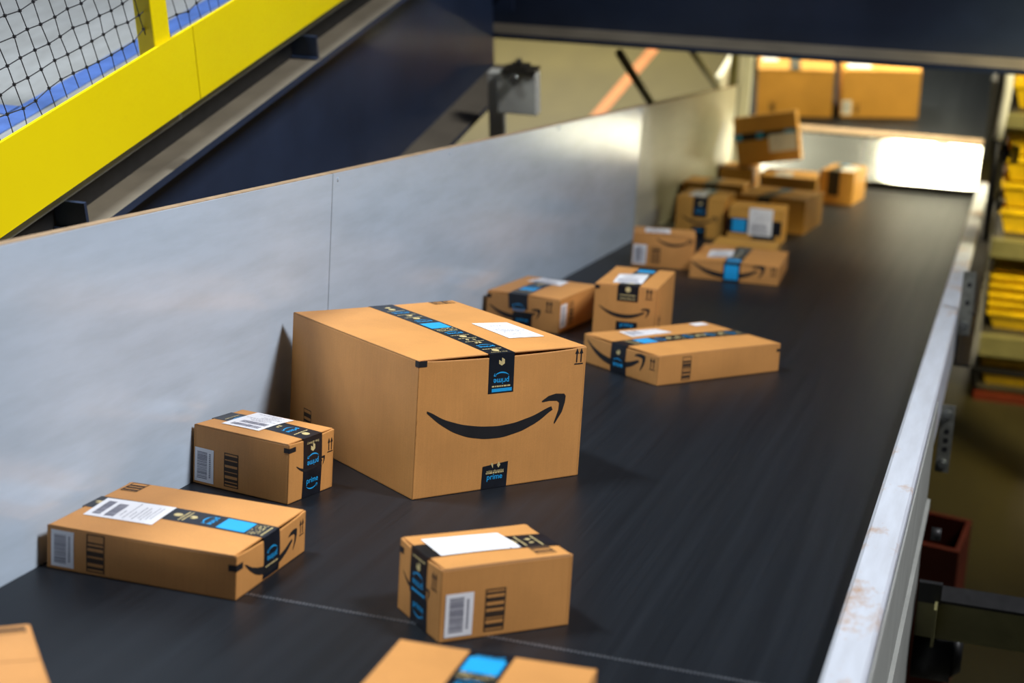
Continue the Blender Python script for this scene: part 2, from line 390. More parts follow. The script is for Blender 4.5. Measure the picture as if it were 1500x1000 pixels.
# supporting legs to the hall floor (vertical in the hall)
for k, s in enumerate((0.6, 4.9, 9.3)):
    lg = thing('conveyor_leg', ['grey steel trestle carrying the near end of the conveyor', 'grey steel trestle carrying the middle of the conveyor', 'grey steel trestle carrying the far end of the conveyor'][k], 'trestle', TILT, (0, s, 0))
    top = -s*math.tan(R(16)) - .175
    for xx in (-1.66, -.30):
        part('leg', MB().box(xx-.04, xx+.04, -.04, .04, FLOOR_T, top), M['greypaint'], lg)
    part('cross_tie', MB().box(-1.62, -.34, -.02, .02, top-.4, top-.32), M['greypaint'], lg)
# ================================================================ TRANSFER CHUTE AND FEED CONVEYOR
ch = thing('transfer_chute', 'shiny sloping metal chute plate at the far end of the belt', 'chute', BELT)
part('slide_plate', MB().prism([(11.385, .040), (11.80, .326), (11.803, .320), (11.388, .034)], 'x', -1.75, -.212), M['chute'], ch, 'polished metal sheet')
part('end_plate', MB().box(-1.75, -.212, 11.40, 11.41, -.16, .03), M['black'], ch, 'added black plate standing for the shaded gap under the chute')  # black sheet added in place of the dark void below the slide
part('lip_strip', MB().prism([(11.77, .312), (11.765, .318), (11.81, .349), (11.815, .343)], 'x', -1.75, -.212), M['ply'], ch, 'worn tan edge strip')
for x0, x1, y0 in ((-.52, -.43, .268), (-.405, -.34, .25)):
    yy = 11.385 + (y0-.040)/.286*.415
    part('sticker', MB().add([(x0, yy-.001, y0+.002), (x1, yy-.001, y0+.002), (x1, yy+.044, y0+.033), (x0, yy+.044, y0+.033)], [(0, 1, 2, 3)]), M['paper'], ch, 'white paper sticker')
FT = -2.935
fc = thing('feed_conveyor', 'dark level feed belt above the chute', 'conveyor', TILT)
part('belt', MB().box(-2.05, -.20, 11.46, 17.5, FT-.02, FT), M['belt'], fc, 'dark rubber belt')
part('slider_bed', MB().box(-2.05, -.20, 11.52, 17.5, FT-.16, FT-.02), M['darksteel'], fc)
part('side_guard', MB().box(-.20, -.17, 11.5, 17.5, FT-.16, FT+.42), M['black'], fc, 'dark side guard', bevel=.003)
part('side_guard', MB().box(-2.09, -2.05, 11.5, 17.5, FT-.16, FT+.30), M['whitepaint'], fc, 'pale side guard', bevel=.003)
for s in (12.0, 16.5):
    for x in (-1.95, -.3):
        part('leg', MB().box(x-.04, x+.04, s-.04, s+.04, FLOOR_T, FT-.16), M['darksteel'], fc)
# rollers on the right flank of the far end
for k, (y, z) in enumerate(((8.40, .52), (8.40, .287))):
    rw = thing('guide_roller', ['black guide roller with yellow cap beside the chute', 'black guide roller low beside the rail end'][k], 'roller', BELT, (-.042, y, z), group='guide rollers')
    part('wheel', MB().cyl((-.016, 0, 0), (.016, 0, 0), .046, 20), M['black'], rw)
    part('hub', MB().cyl((.016, 0, 0), (.024, 0, 0), .02, 14), M['bolt'], rw)
    part('axle', MB().cyl((-.018, 0, 0), (-.024, 0, 0), .012, 10), M['bolt'], rw)
    part('stem', MB().box(-.030, -.024, -.02, .02, -z+.029, .03) if k == 1 else MB().box(-.030, -.024, .03, .06, -z+.029, .03).box(-.030, -.024, -.02, .03, -.02, .03), M['darksteel'], rw)
    if k == 0:
        part('cap', MB().cyl((.024, 0, 0), (.066, 0, 0), .048, 20, .040), M['tote'], rw)
gp = thing('guard_post', 'pale bent steel guard tube right of the chute', 'guard post', BELT)
part('stem', MB().tube([(-.085, 8.9, .030), (-.09, 8.9, .4), (-.09, 8.9, .56)], .02, 10), M['black'], gp)
part('tube', MB().tube([(-.09, 8.9, .55), (-.080, 8.9, .66), (-.07, 8.9, .80), (-.075, 8.9, 1.2)], .026, 14), M['whitepaint'], gp)
part('base_plate', MB().box(-.115, -.072, 8.86, 8.94, .029, .036), M['darksteel'], gp)
# ================================================================ FRAME BEHIND THE SIDE WALL
bf = thing('brace_frame', 'olive steel frame with two diagonal braces behind the side wall', 'frame', BELT)
for (y0, z0), (y1, z1) in (((7.82, .888), (8.9, .515)), ((9.3, .956), (10.95, .533))):
    part('brace', MB().tube([(-1.86, y0, z0), (-1.86, y1, z1)], .021, 8), M['olive'], bf)
part('rail', MB().box(-1.885, -1.85, 7.0, 11.3, .50, .54), M['olive'], bf)
part('upright', MB().box(-1.905, -1.85, 11.25, 11.31, -.5, 1.4), M['olive'], bf)
part('upright', MB().box(-1.885, -1.85, 7.0, 7.05, -.5, .52), M['olive'], bf)
gw = thing('corner_guard', 'cream painted steel corner guard beside the upper cartons', 'guard', BELT)
part('plate', MB().box(-1.845, -1.765, 11.35, 11.38, .05, 1.4), M['whitepaint'], gw, bevel=.004)
part('plate', MB().box(-1.845, -1.83, 11.38, 11.43, .05, 1.4), M['whitepaint'], gw, bevel=.004)
jb = thing('junction_box', 'pale grey junction box on a post behind the polished wall', 'junction box', TILT)
part('post', MB().box(-2.225, -2.165, 6.86, 6.92, FLOOR_T, -1.14), M['whitepaint'], jb)
part('case', MB().box(-2.165, -1.985, 6.80, 6.86, -1.30, -1.115), M['whitepaint'], jb, bevel=.006)
part('clamp', MB().box(-2.14, -1.99, 6.79, 6.88, -1.115, -1.10).box(-2.11, -2.03, 6.80, 6.87, -1.10, -1.085).cyl((-2.07, 6.83, -1.085), (-2.07, 6.83, -1.06), .014, 8), M['darksteel'], jb)
part('connector', MB().cyl((-2.08, 6.80, -1.135), (-2.08, 6.775, -1.135), .022, 10), M['bolt'], jb)
# ================================================================ RIGHT-HAND SIDE
sh_ = thing('tote_rack', 'grey steel rack holding stacks of yellow totes', 'rack', TILT)
RS = 9.0
for x0, x1, sa in ((-.060, -.048, RS+.032), (-.06, 0, RS+.60), (1.42, 1.48, RS+.035), (1.42, 1.48, RS+.60)):
    part('upright', MB().box(x0, x1, sa, sa+.03, FLOOR_T, -1.2), M['black'], sh_)
for t0, t1, mt in ((-2.70, -2.60, 'olive'), (-3.31, -3.19, 'olive'), (-1.95, -1.88, 'olive')):
    part('shelf_beam', MB().box(-.06, 1.5, RS-.02, RS+.03, t0, t1), M[mt], sh_, 'grey shelf beam')
    part('shelf_board', MB().box(-.06, 1.45, RS+.03, RS+.66, t1-.02, t1), M['darksteel'], sh_)
part('guard_bar', MB().tube([(-.1, RS-.06, -3.385), (1.5, RS-.06, -3.385)], .018, 8), M['black'], sh_)
part('base_beam', MB().box(-.06, 1.5, RS-.02, RS+.03, FLOOR_T, FLOOR_T+.045), M['orange'], sh_, 'orange floor beam')
part('base_board', MB().box(-.06, 1.45, RS+.03, RS+.66, FLOOR_T+.02, FLOOR_T+.045), M['darksteel'], sh_)

def tote_mesh(wd=.30, dp=.5, hh=.15, lip=.012):
    m = MB(); x0, x1 = 0, wd; b = .042
    def ring(z, i): return [(x0+i, i, z), (x1-i, i, z), (x1-i, dp-i, z), (x0+i, dp-i, z)]
    rings = [ring(0, b), ring(hh-.03, .012), ring(hh-.03, 0), ring(hh, 0), ring(hh, .010), ring(.006, b+.006)]
    vs = [p for r_ in rings for p in r_]
    fs = [(4*i+k, 4*i+(k+1) % 4, 4*(i+1)+(k+1) % 4, 4*(i+1)+k) for i in range(5) for k in range(4)]
    fs += [(3, 2, 1, 0), (20, 21, 22, 23)]
    return m.add(vs, fs)
tm = tote_mesh().mesh('tote_body')
shelves = [(-1.88, 'top', 1, .10), (-2.60, 'second', 4, .152), (-3.19, 'third', 8, .056), (FLOOR_T+.045, 'lowest', 3, .06)]
ordn = {0: 'leftmost', 1: 'second', 2: 'third', 3: 'fourth'}
lvl = ['lowest', 'second', 'third', 'fourth', 'fifth', 'sixth', 'seventh', 'eighth']
for base, nm, cnt, pitch in shelves:
    for c in range(2):
        for k in range(cnt):
            x = -.042 + c*.335 + random.uniform(-.003, .003)
            t_ = thing('tote', 'yellow plastic tote, %s shelf of the rack, %s stack, %s from the shelf up' % (nm, ('left', 'right')[c], lvl[k]), 'tote', TILT,
                       (x, RS+.07+random.uniform(-.003, .003), base + .0015 + k*pitch), group='yellow totes on the rack')
            part('body', tm, M['tote'], t_)
            if cnt == 8: t_.scale = (1, 1, .80)
            if cnt == 3: t_.scale = (1, 1, .80)
# cross beam carried beside the conveyor
cb = thing('cross_beam', 'olive steel cross beam low beside the conveyor, lower right', 'beam', TILT)
part('web', MB().box(-.118, 1.8, 4.5, 4.512, -1.985, -1.865), M['olive'], cb)
part('top_flange', MB().box(-.118, 1.8, 4.5, 4.58, -1.865, -1.855), M['black'], cb)
part('bottom_flange', MB().box(-.118, 1.8, 4.5, 4.56, -1.995, -1.985), M['olive'], cb)
part('end_clip', MB().box(-.112, -.06, 4.488, 4.5, -1.985, -1.80).box(-.066, -.058, 4.44, 4.49, -1.985, -1.85), M['olive'], cb)
part('slotted_plate', MB().box(-.118, -.05, 4.485, 4.5, -1.86, -1.79), M['black'], cb)
part('post', MB().box(1.74, 1.82, 4.51, 4.59, FLOOR_T, -1.86), M['olive'], cb)
# drive motor hanging below
dm = thing('drive_motor', 'black drive motor hanging below the cross beam', 'motor', TILT)
part('body', MB().cyl((-.118, 4.62, -2.12), (.0, 4.62, -2.12), .10, 20), M['black'], dm)
part('end_cap', MB().cyl((.0, 4.62, -2.12), (.03, 4.62, -2.12), .085, 20, .06), M['black'], dm)
part('mount', MB().box(-.12, -.04, 4.56, 4.64, -2.03, -1.995), M['black'], dm)
ob = thing('bin', 'open orange bin on the hall floor beside the conveyor', 'bin', TILT, (-.28, 6.65, FLOOR_T), Matrix.Rotation(R(-8), 4, 'Z'))
for nme, a in (('side', (-.32, .32, -.42, -.40)), ('side', (-.32, .32, -.18, -.16)), ('side', (-.32, -.30, -.40, -.18)), ('side', (.30, .32, -.40, -.18))):
    part(nme, MB().box(a[0], a[1], a[2], a[3], .02, .80), M['orange'], ob)
part('bottom', MB().box(-.32, .32, -.42, -.16, 0, .02), M['orange'], ob)
# ================================================================ CARTONS
_tc = {}
def text_mesh(s, bold=0.0):
    if (s, bold) in _tc: return _tc[(s, bold)]
    cu = bpy.data.curves.new('t', 'FONT'); cu.body = s; cu.size = 1; cu.align_x = 'CENTER'; cu.offset = bold; cu.resolution_u = 3
    ob_ = bpy.data.objects.new('t', cu); COL.objects.link(ob_)
    dg = bpy.context.evaluated_depsgraph_get(); ev = ob_.evaluated_get(dg); me = ev.to_mesh()
    vs = [(v.co.x, v.co.y) for v in me.vertices]; fs = [tuple(p.vertices) for p in me.polygons]
    ev.to_mesh_clear(); bpy.data.objects.remove(ob_); bpy.data.curves.remove(cu)
    xs = [v[0] for v in vs]; wd = max(xs)-min(xs); cx = (max(xs)+min(xs))/2
    vs = [((x-cx)/wd, y/wd) for x, y in vs]
    _tc[(s, bold)] = (vs, fs); return vs, fs

S_UP = [(0.004, 0.005), (0.12, -0.061), (0.249, -0.103), (0.371, -0.125), (0.494, -0.135), (0.617, -0.127), (0.759, -0.096), (0.878, -0.05)]
S_LO = [(0.0, -0.006), (0.079, -0.075), (0.184, -0.14), (0.289, -0.181), (0.411, -0.204), (0.534, -0.207), (0.675, -0.182), (0.798, -0.135), (0.900, -0.068)]
S_HD = [(0.811, -0.013), (0.859, 0.013), (0.913, 0.023), (0.979, 0.017), (0.991, 0.002), (0.988, -0.036), (0.969, -0.095), (0.918, -0.165), (0.913, -0.154), (0.942, -0.077), (0.944, -0.035), (0.926, -0.022), (0.871, -0.017), (0.816, -0.021)]
def interp(pts, x):
    for (a, b), (c, d) in zip(pts, pts[1:]):
        if x <= c: return b + (d-b)*(x-a)/(c-a)
    return pts[-1][1]
def spline(pts, x):   # smooth through the points
    h_ = .03; return (interp(pts, max(pts[0][0], x-h_)) + 2*interp(pts, x) + interp(pts, min(pts[-1][0], x+h_)))/4
def smile_faces():
    n = 40; vs = []; fs = []
    for i in range(n+1):
        x = .004 + (.885-.004)*i/n
        u_, l_ = spline(S_UP, x), spline(S_LO, x + .012*i/n)
        if i == 0: l_ = u_ - .012
        vs += [(x, u_), (x + .012*i/n, l_)]
    fs = [(2*i, 2*i+1, 2*i+3, 2*i+2) for i in range(n)]
    b = len(vs); vs += S_HD
    fs += [tuple(b+k for k in t) for t in tessellate_polygon([[Vector((p[0], p[1], 0)) for p in S_HD]])]
    return vs, fs
SMILE = smile_faces()
ARROWS = ([], [])
def _arrows():
    vs, fs = [], []
    def rect(x0, x1, y0, y1):
        b = len(vs); vs.extend([(x0, y0), (x1, y0), (x1, y1), (x0, y1)]); fs.append((b, b+1, b+2, b+3))
    rect(0, 1, 0, .11)
    for c in (.25, .75):
        rect(c-.07, c+.07, .2, 1.1); b = len(vs); vs.extend([(c-.22, 1.02), (c+.22, 1.02), (c, 1.55)]); fs.append((b, b+1, b+2))
    return vs, fs
ARROWS = _arrows()
TW = .072

class Carton:
    def __init__(s, label, frame, O, yaw, w_, d_, h_, mat='card', group='cartons on the belt', rot=None, bulge=.003, seed=0, flaps=True):
        s.w, s.d, s.h = w_, d_, h_; s.bg = bulge; s.rnd = random.Random(seed); s.ph = s.rnd.uniform(0, 6)
        s.root = thing('carton', label, 'carton', frame, (O[0], O[1], O[2]+.0012), rot or Matrix.Rotation(R(yaw), 4, 'Z'), group)
        g_ = .004
        b = MB()
        e = .05 if d_ > .2 else d_*.2; sag = .0015 + .0065*w_/.478
        if flaps:
            b.box(0, w_, e, d_-e, 0, h_-.0032, 10)                       # filled core
            for y0, y1 in ((0, e), (d_-e, d_)):
                b.box(.004, w_-.004, y0+.004 if y0 == 0 else y0, y1 if y0 == 0 else y1-.004, 0, h_-.032, 8)
                for x0, x1 in ((0, .004), (w_-.004, w_)): b.box(x0, x1, y0, y1, 0, h_-.0032, 8)
            for y0, y1 in ((0, .004), (d_-.004, d_)):
                k0 = len(b.v); b.box(.0005, w_-.0005, y0, y1, 0, h_-.001, 12)
                for q in range(k0, len(b.v)):                            # the end walls sag a little below the flaps
                    x, y, z = b.v[q]; b.v[q] = (x, y, z - sag*(z/h_)*max(0, math.sin(math.pi*x/w_))**.6)
        else: b.box(0, w_, 0, d_, 0, h_, 10)
        b.v = [s.df(p) for p in b.v]
        part('body', b, M[mat], s.root)
        if flaps:
            for x0, x1 in ((0, w_/2-.0012), (w_/2+.0012, w_)):
                f = MB().box(x0, x1, .0045, d_-.0045, h_-.003, h_, 8); f.v = [s.df(p) for p in f.v]
                part('flap', f, M[mat], s.root)
        s.tp = None
    def df(s, p):
        x, y, z = p; a, b_, c = x/s.w, y/s.d, z/s.h; q = s.bg; pi = math.pi
        sx, sy, sz = (math.sin(pi*min(1, max(0, k))) for k in (a, b_, c))
        return (x + q*(a-.5)*2*sy*sz*.8, y + q*(b_-.5)*2*sx*sz*.8 , z + (q*max(0, c)*sx*sy if c > .02 else 0) + .0012*c*math.sin(s.ph+a*3)*math.cos(b_*3+s.ph)*(q/.003))
    def fm(s, face, off):
        if face == 'F': return lambda a, b: s.df2((a, 0, b), (0, -off, 0))
        if face == 'K': return lambda a, b: s.df2((a, s.d, b), (0, off, 0))
        if face == 'L': return lambda a, b: s.df2((0, a, b), (-off, 0, 0))
        if face == 'R': return lambda a, b: s.df2((s.w, a, b), (off, 0, 0))
        if face == 'T': return lambda a, b: s.df2((a, b, s.h), (0, 0, off))
        if face == 'B': return lambda a, b: (a, b, -off)
    def df2(s, p, o):
        q = s.df(p); return (q[0]+o[0], q[1]+o[1], q[2]+o[2])
    def decal(s, name, faces, mat, parent=None, label=None):
        """faces: list of (mapper, verts2d, faces)"""
        m = MB()
        for mp, vs, fs in faces: m.add([mp(*v) for v in vs], fs)
        return part(name, m, M[mat], parent or s.root, label, fix=False)
    @staticmethod
    def quad(p, n=6):
        (a, b, c, d) = p; vs = []; fs = []
        for j_ in range(n+1):
            for i in range(n+1):
                u, v = i/n, j_/n
                vs.append(tuple((a[k]*(1-u)+b[k]*u)*(1-v)+(d[k]*(1-u)+c[k]*u)*v for k in (0, 1)))
        for j_ in range(n):
            for i in range(n): fs.append((j_*(n+1)+i, j_*(n+1)+i+1, (j_+1)*(n+1)+i+1, (j_+1)*(n+1)+i))
        return vs, fs
    @staticmethod
    def rects(rs):
        vs, fs = [], []
        for x0, x1, y0, y1 in rs:                       # cut into short pieces so that prints follow the bulged card
            nx = max(1, math.ceil((x1-x0)/.014)) if x1-x0 < .5 else 1; ny = max(1, math.ceil((y1-y0)/.014)) if y1-y0 < .5 else 1
            b = len(vs); vs += [(x0+(x1-x0)*i/nx, y0+(y1-y0)*k/ny) for k in range(ny+1) for i in range(nx+1)]
            fs += [(b+k*(nx+1)+i, b+k*(nx+1)+i+1, b+(k+1)*(nx+1)+i+1, b+(k+1)*(nx+1)+i) for k in range(ny) for i in range(nx)]
        return vs, fs
    def rect(s, x0, x1, y0, y1, n=5): return s.quad([(x0, y0), (x1, y0), (x1, y1), (x0, y1)], n)
    # ---- prints
    def smile(s, x, y, width, face='F', ys=1.0, mat='ink'):
        vs = [(x+width*a, y+width*b*ys) for a, b in SMILE[0]]
        return s.decal('smile_mark', [(s.fm(face, .0006), vs, SMILE[1])], mat, label='black curved smile arrow print')
    def arrows(s, x, y, width=.024, face='F', k=1.0, mat='ink'):
        vs = [(x+width*a, y+width*b*k) for a, b in ARROWS[0]]
        return s.decal('up_arrows_mark', [(s.fm(face, .0006), vs, ARROWS[1])], mat, label='black this-way-up arrows')
    def corner(s, z0, z1, lx=.014, fx=.022, right=False):
        if right:
            return s.decal('corner_mark', [(s.fm('R', .0007), *s.rect(s.d-lx, s.d, z0, z1, 1))], 'ink')
        return s.decal('corner_mark', [(s.fm('F', .0007), *s.rect(-.0007, fx, z0, z1, 1)), (s.fm('L', .0007), *s.rect(-.0007, lx, z0, z1, 1))], 'ink', label='black corner mark')
    def block(s, face, x0, x1, y0, y1, mat='inkbrown', vert=True):
        rs = []; e = .0022
        rs += [(x0, x1, y0, y0+e), (x0, x1, y1-e, y1), (x0, x0+e, y0, y1), (x1-e, x1, y0, y1)]
        p = y0+.006 if vert else x0+.006; end = (y1 if vert else x1)-.006
        while p < end-.004:
            b_ = s.rnd.uniform(.002, .011); b_ = min(b_, end-p)
            rs.append((x0+e, x1-e, p, p+b_) if vert else (p, p+b_, y0+e, y1-e)); p += b_ + s.rnd.uniform(.0015, .0075)
        return s.decal('printed_block', [(s.fm(face, .0006), *s.rects(rs))], mat, label='dark printed bar block')
    def barcode(s, face, x0, x1, y0, y1, flip=False):
        lb = s.decal('barcode_label', [(s.fm(face, .0008), *s.rect(x0, x1, y0, y1, 3))], 'paper', label='white barcode sticker')
        wd, ht = x1-x0, y1-y0; X = (lambda a: x0+wd*a) if not flip else (lambda a: x1-wd*a); rs = []
        p = y0+ht*.10
        while p < y0+ht*.88:
            b_ = s.rnd.uniform(.0007, .0028); a, c = sorted((X(.14), X(.66))); rs.append((a, c, p, p+b_)); p += b_+s.rnd.uniform(.0006, .0018)
        p = y0+ht*.16
        while p < y0+ht*.84:
            a, c = sorted((X(.76), X(.85))); rs.append((a, c, p, p+.0028)); p += .0045
        s.decal('barcode', [(s.fm(face, .0012), *s.rects(rs))], 'greyprint', lb)
        return lb
    def label(s, quad, face='T', off=.0012, bars=True, dense=1.0):
        lb = s.decal('shipping_label', [(s.fm(face, off), *s.quad(quad, 8))], 'paper', label='white shipping label')
        (a, b, c, d) = quad
        def Q(u, v): return tuple((a[k]*(1-u)+b[k]*u)*(1-v)+(d[k]*(1-u)+c[k]*u)*v for k in (0, 1))
        vs, fs = [], []
        def r(u0, u1, v0, v1):
            k = len(vs); vs.extend([Q(u0, v0), Q(u1, v0), Q(u1, v1), Q(u0, v1)]); fs.append((k, k+1, k+2, k+3))
        if bars:
            for v0, v1, u0, u1 in ((.08, .20, .12, .86), (.26, .40, .10, .78)):
                p = u0
                while p < u1: q = s.rnd.uniform(.006, .022); r(p, min(u1, p+q), v0, v1); p += q+s.rnd.uniform(.004, .014)
        v = .46 if bars else .18
        while v < .92:
            p = s.rnd.uniform(.06, .3); e = s.rnd.uniform(.4, .95)
            while p < e: q = s.rnd.uniform(.02, .09); r(p, p+q, v, v+.013); p += q+.02
            v += s.rnd.uniform(.035, .08)/dense
        s.decal('label_print', [(s.fm(face, off+.0004), vs, fs)], 'greyprint', lb)
        return lb
    # ---- tape over the top seam, folded down the front
    def tape(s, uc, front, back=.06, shift=0.0, uc2=None, seq=True, front_seq=None, skew=0.0, tw=TW, uback=None):
        """tau runs from the back edge over the top to the front edge (tau=d) and down"""
        T, F, K = s.fm('T', .0005), s.fm('F', .0005), s.fm('K', .0005)
        ub = uback if uback is not None else uc
        def pos(sig, tau, off):
            if tau <= s.d:
                a = uc + (ub-uc)*(1-tau/s.d) + sig
                return s.fm('T', .0005+off)(a, s.d-tau)
            return s.fm('F', .0005+off)(uc + sig + skew*(tau-s.d), s.h-(tau-s.d)+.0005+off)
        n = 16; taus = [s.d*i/n for i in range(n+1)] + [s.d+front*i/4 for i in range(0, 5)]
        m = MB()
        for k in range(len(taus)-1):
            t0, t1 = taus[k], taus[k+1]
            if t1 == t0: continue
            top = t1 <= s.d+1e-9
            def P(sig, t): 
                return pos(sig, t if (top or t > s.d) else s.d+1e-6, 0)
            for i in range(4):
                s0, s1 = -tw/2+tw*i/4, -tw/2+tw*(i+1)/4
                m.add([P(s0, t0), P(s1, t0), P(s1, t1), P(s0, t1)], [(0, 1, 2, 3)])
        for i in range(1):
            m.add([K(ub-tw/2, s.h), K(ub+tw/2, s.h), K(ub+tw/2, s.h-back), K(ub-tw/2, s.h-back)], [(0, 1, 2, 3)])
        tp = part('tape', m, M['tape'], s.root, 'black printed packing tape', fix=False)
        s.tp = tp; s.tpos = pos
        blue = gold = tp
        if seq: s.pattern(blue, gold, pos, 0.004, s.d-.002, shift)
        if front_seq is not None:
            for kind, tau in front_seq: s.glyph(kind, tau, blue, gold, pos)
        return tp
    def glyph(s, kind, tau, tp, _, pos, flip=1):
        blue, gold = MB(), MB()
        s._glyph(kind, tau, blue, gold, pos, flip)
        nm = {'prime': 'prime_print', 'primeonly': 'prime_print', 'free': 'text_print', 'voice': 'text_print', 'micro': 'text_line', 'block': 'blue_block', 'bar': 'blue_bar', 'noise': 'speckle_print'}.get(kind, 'icon_print')
        if blue.v: part(nm, blue, M['blue'], tp, fix=False)
        if gold.v: part(nm, gold, M['gold'], tp, fix=False)
    def _glyph(s, kind, tau, blue, gold, pos, flip=1):
        """one printed motif whose lower (front-ward) edge sits at tau; letters stand upside-down to the viewer"""
        def put(mb, vs, fs, sc, x0=0, y0=0):
            mb.add([pos(-flip*(x0+sc*a), tau+flip*(y0+sc*b), .0003) for a, b in vs], fs)
        if kind == 'prime':
            vs, fs = text_mesh('prime', .012); put(blue, vs, fs, .044, 0, .010)
            vs, fs = SMILE; put(blue, [(a, b) for a, b in vs], fs, .044, -.022, .003)
        elif kind == 'primeonly':
            vs, fs = text_mesh('prime', .012); put(blue, vs, fs, .044, 0, .010)
        elif kind == 'free':
            vs, fs = text_mesh('free delivery', .006); put(gold, vs, fs, .046)
        elif kind == 'voice':
            vs, fs = text_mesh('voice shopping', .006); put(gold, vs, fs, .050)
        elif kind == 'micro':
            p = -.026; rs = []
            while p < .026: q = s.rnd.uniform(.003, .009); rs.append((p, min(.027, p+q), 0, .0035)); p += q+.0015
            put(gold, *s.rects(rs), 1)
        elif kind in ('disc', 'hex'):
            nn = 16 if kind == 'disc' else 6; r_ = .0095; ph = R(30) if kind == 'hex' else 0
            for k in range(nn):
                a0, a1 = ph+2*math.pi*k/nn, ph+2*math.pi*(k+1)/nn
                if kind == 'hex' and k in (4,): continue
                put(gold, [(0, 0), (math.cos(a0), math.sin(a0)), (math.cos(a1), math.sin(a1))], [(0, 1, 2)], r_)
        elif kind == 'heart':
            put(gold, [(-.5, .3), (-.25, .5), (0, .3), (.0, -.5)], [(0, 1, 2, 3)], .014, -.007); put(gold, [(-.35, 0), (0, -.5), (.35, 0), (0, .6)], [(0, 1, 2, 3)], .014, .009)
        elif kind == 'cart':
            put(gold, *s.rects([(-.9, -.2, -.5, .5), (.2, .9, -.2, .5), (.0, .2, -.5, 0)]), .010)
        elif kind == 'block':
            put(blue, *s.rects([(-.029, .029, 0, .062)]), 1)
        elif kind == 'noise':
            rs = []
            for _ in range(70):
                a, b = s.rnd.uniform(-.03, .026), s.rnd.uniform(0, .022); rs.append((a, a+s.rnd.uniform(.001, .004), b, b+.002))
            put(gold, *s.rects(rs), 1)
        elif kind == 'bar':
            put(blue, *s.rects([(-.031, .026, 0, .008)]), 1)
    SEQ = [('free', .016), ('disc', .030), ('micro', .046), ('prime', .082), ('cart', .108), ('micro', .124), ('heart', .142), ('micro', .158), ('disc', .176), ('micro', .192),
           ('prime', .228), ('micro', .246), ('noise', .272), ('block', .338), ('prime', .376), ('disc', .402), ('micro', .418), ('hex', .440), ('micro', .456), ('prime', .494), ('micro', .51), ('disc', .53), ('hex', .555), ('prime', .59)]
    def pattern(s, blue, gold, pos, t0, t1, shift):
        for rep in (-1, 0, 1):
            for kind, dist in s.SEQ:
                tau = s.d - (dist + shift + rep*.60)
                ext = .064 if kind == 'block' else (.03 if kind in ('prime', 'noise') else .012)
                if tau > t0+.008 and tau+ext < t1: s.glyph(kind, tau, blue, gold, pos)
    def bottom_tape(s, uc, hgt, glyphs=(), skew=0.0, tear=.004, face='F', tw=TW):
        m = self_ = MB(); f = s.fm(face, .0009); n = 8
        for i in range(n):
            s0, s1 = -tw/2+tw*i/n, -tw/2+tw*(i+1)/n
            z0, z1 = hgt - tear*(1-i/n), hgt - tear*(1-(i+1)/n)
            m.add([f(uc+s0, 0), f(uc+s1, 0), f(uc+s1+skew*z1, z1), f(uc+s0+skew*z0, z0)], [(0, 1, 2, 3)])
        tp = part('bottom_tape', m, M['tape'], s.root, 'black printed packing tape', fix=False)
        blue = gold = tp
        def pos(sig, tau, off): return s.fm(face, .0009+off)(uc+sig+skew*tau, tau)
        for kind, z in glyphs: s.glyph(kind, z, blue, gold, lambda a, b, off: pos(a, z+(b-z), off), flip=-1) if False else s.upright(kind, z, blue, gold, pos)
        return tp
    def upright(s, kind, z, blue, gold, pos):
        s.glyph(kind, z, blue, gold, lambda sig, tau, off: pos(-sig, tau, off))

FB = BELT
# --- the big carton in focus
c = Carton('largest carton, big smile print, standing against the polished wall in sharp focus', FB, (-1.217, 3.401, 0), 52.6, .478, .594, .324, seed=1, bulge=.005)
c.tape(.228, .094, front_seq=[('hex', .594+.020), ('prime', .594+.050), ('micro', .594+.076), ('bar', .594+.083)], uback=.255)
c.bottom_tape(.226, .062, [('primeonly', .012), ('micro', .036), ('voice', .040), ('heart', .056)], tear=.006)
c.smile(.026, .205, .400)
c.arrows(.443, .281, .026)
c.corner(.309, .3232)
c.label([(.336, .124), (.439, .120), (.443, .286), (.343, .298)], bars=False)
c.block('T', .399, .464, .552, .586, vert=False)
c.block('L', .480, .519, .01, .092)
# --- small carton, left, against the wall
c = Carton('small carton with white barcode sticker leaning its end on the polished wall', FB, (-1.452, 3.237, 0), 78.8, .174, .266, .139, seed=2)
c.tape(.089, .078, shift=-.01, front_seq=[('free', .268+.010), ('hex', .266+.026), ('prime', .266+.046)], uback=.100)
c.bottom_tape(.089, .064, [('prime', .022)], tear=.002)
c.smile(.027, .082, .112)
c.arrows(.148, .087, .022)
c.corner(.118, .129, .014, .024)
c.barcode('L', .207, .262, .006, .086, flip=True)
c.block('L', .137, .177, .008, .088)
c.label([(.037, .112), (.037, .218), (.172, .215), (.165, .106)])
# --- long flat carton lower left
c = Carton('flat carton with shipping label and blue tape block at lower left', FB, (-1.294, 2.663, 0), 89.8, .311, .404, .088, seed=3)
c.tape(.150, .086, shift=-.195, seq=False, front_seq=[('noise', .404-.042), ('micro', .404-.012), ('block', .404-.108), ('prime', .404-.142), ('hex', .404-.172), ('micro', .404-.186), ('micro', .404-.194), ('disc', .404-.206), ('hex', .016), ('prime', .404+.032), ('micro', .404+.060)], uback=.162)
c.smile(.034, .060, .236)
c.arrows(.280, .041, .022)
c.corner(.056, .069, .016, .026)
c.barcode('L', .345, .395, .006, .080, flip=True)
c.block('L', .278, .317, .006, .083)
c.block('T', .250, .308, .355, .393, vert=False)
c.label([(.078, .374), (.190, .385), (.192, .229), (.080, .223)])
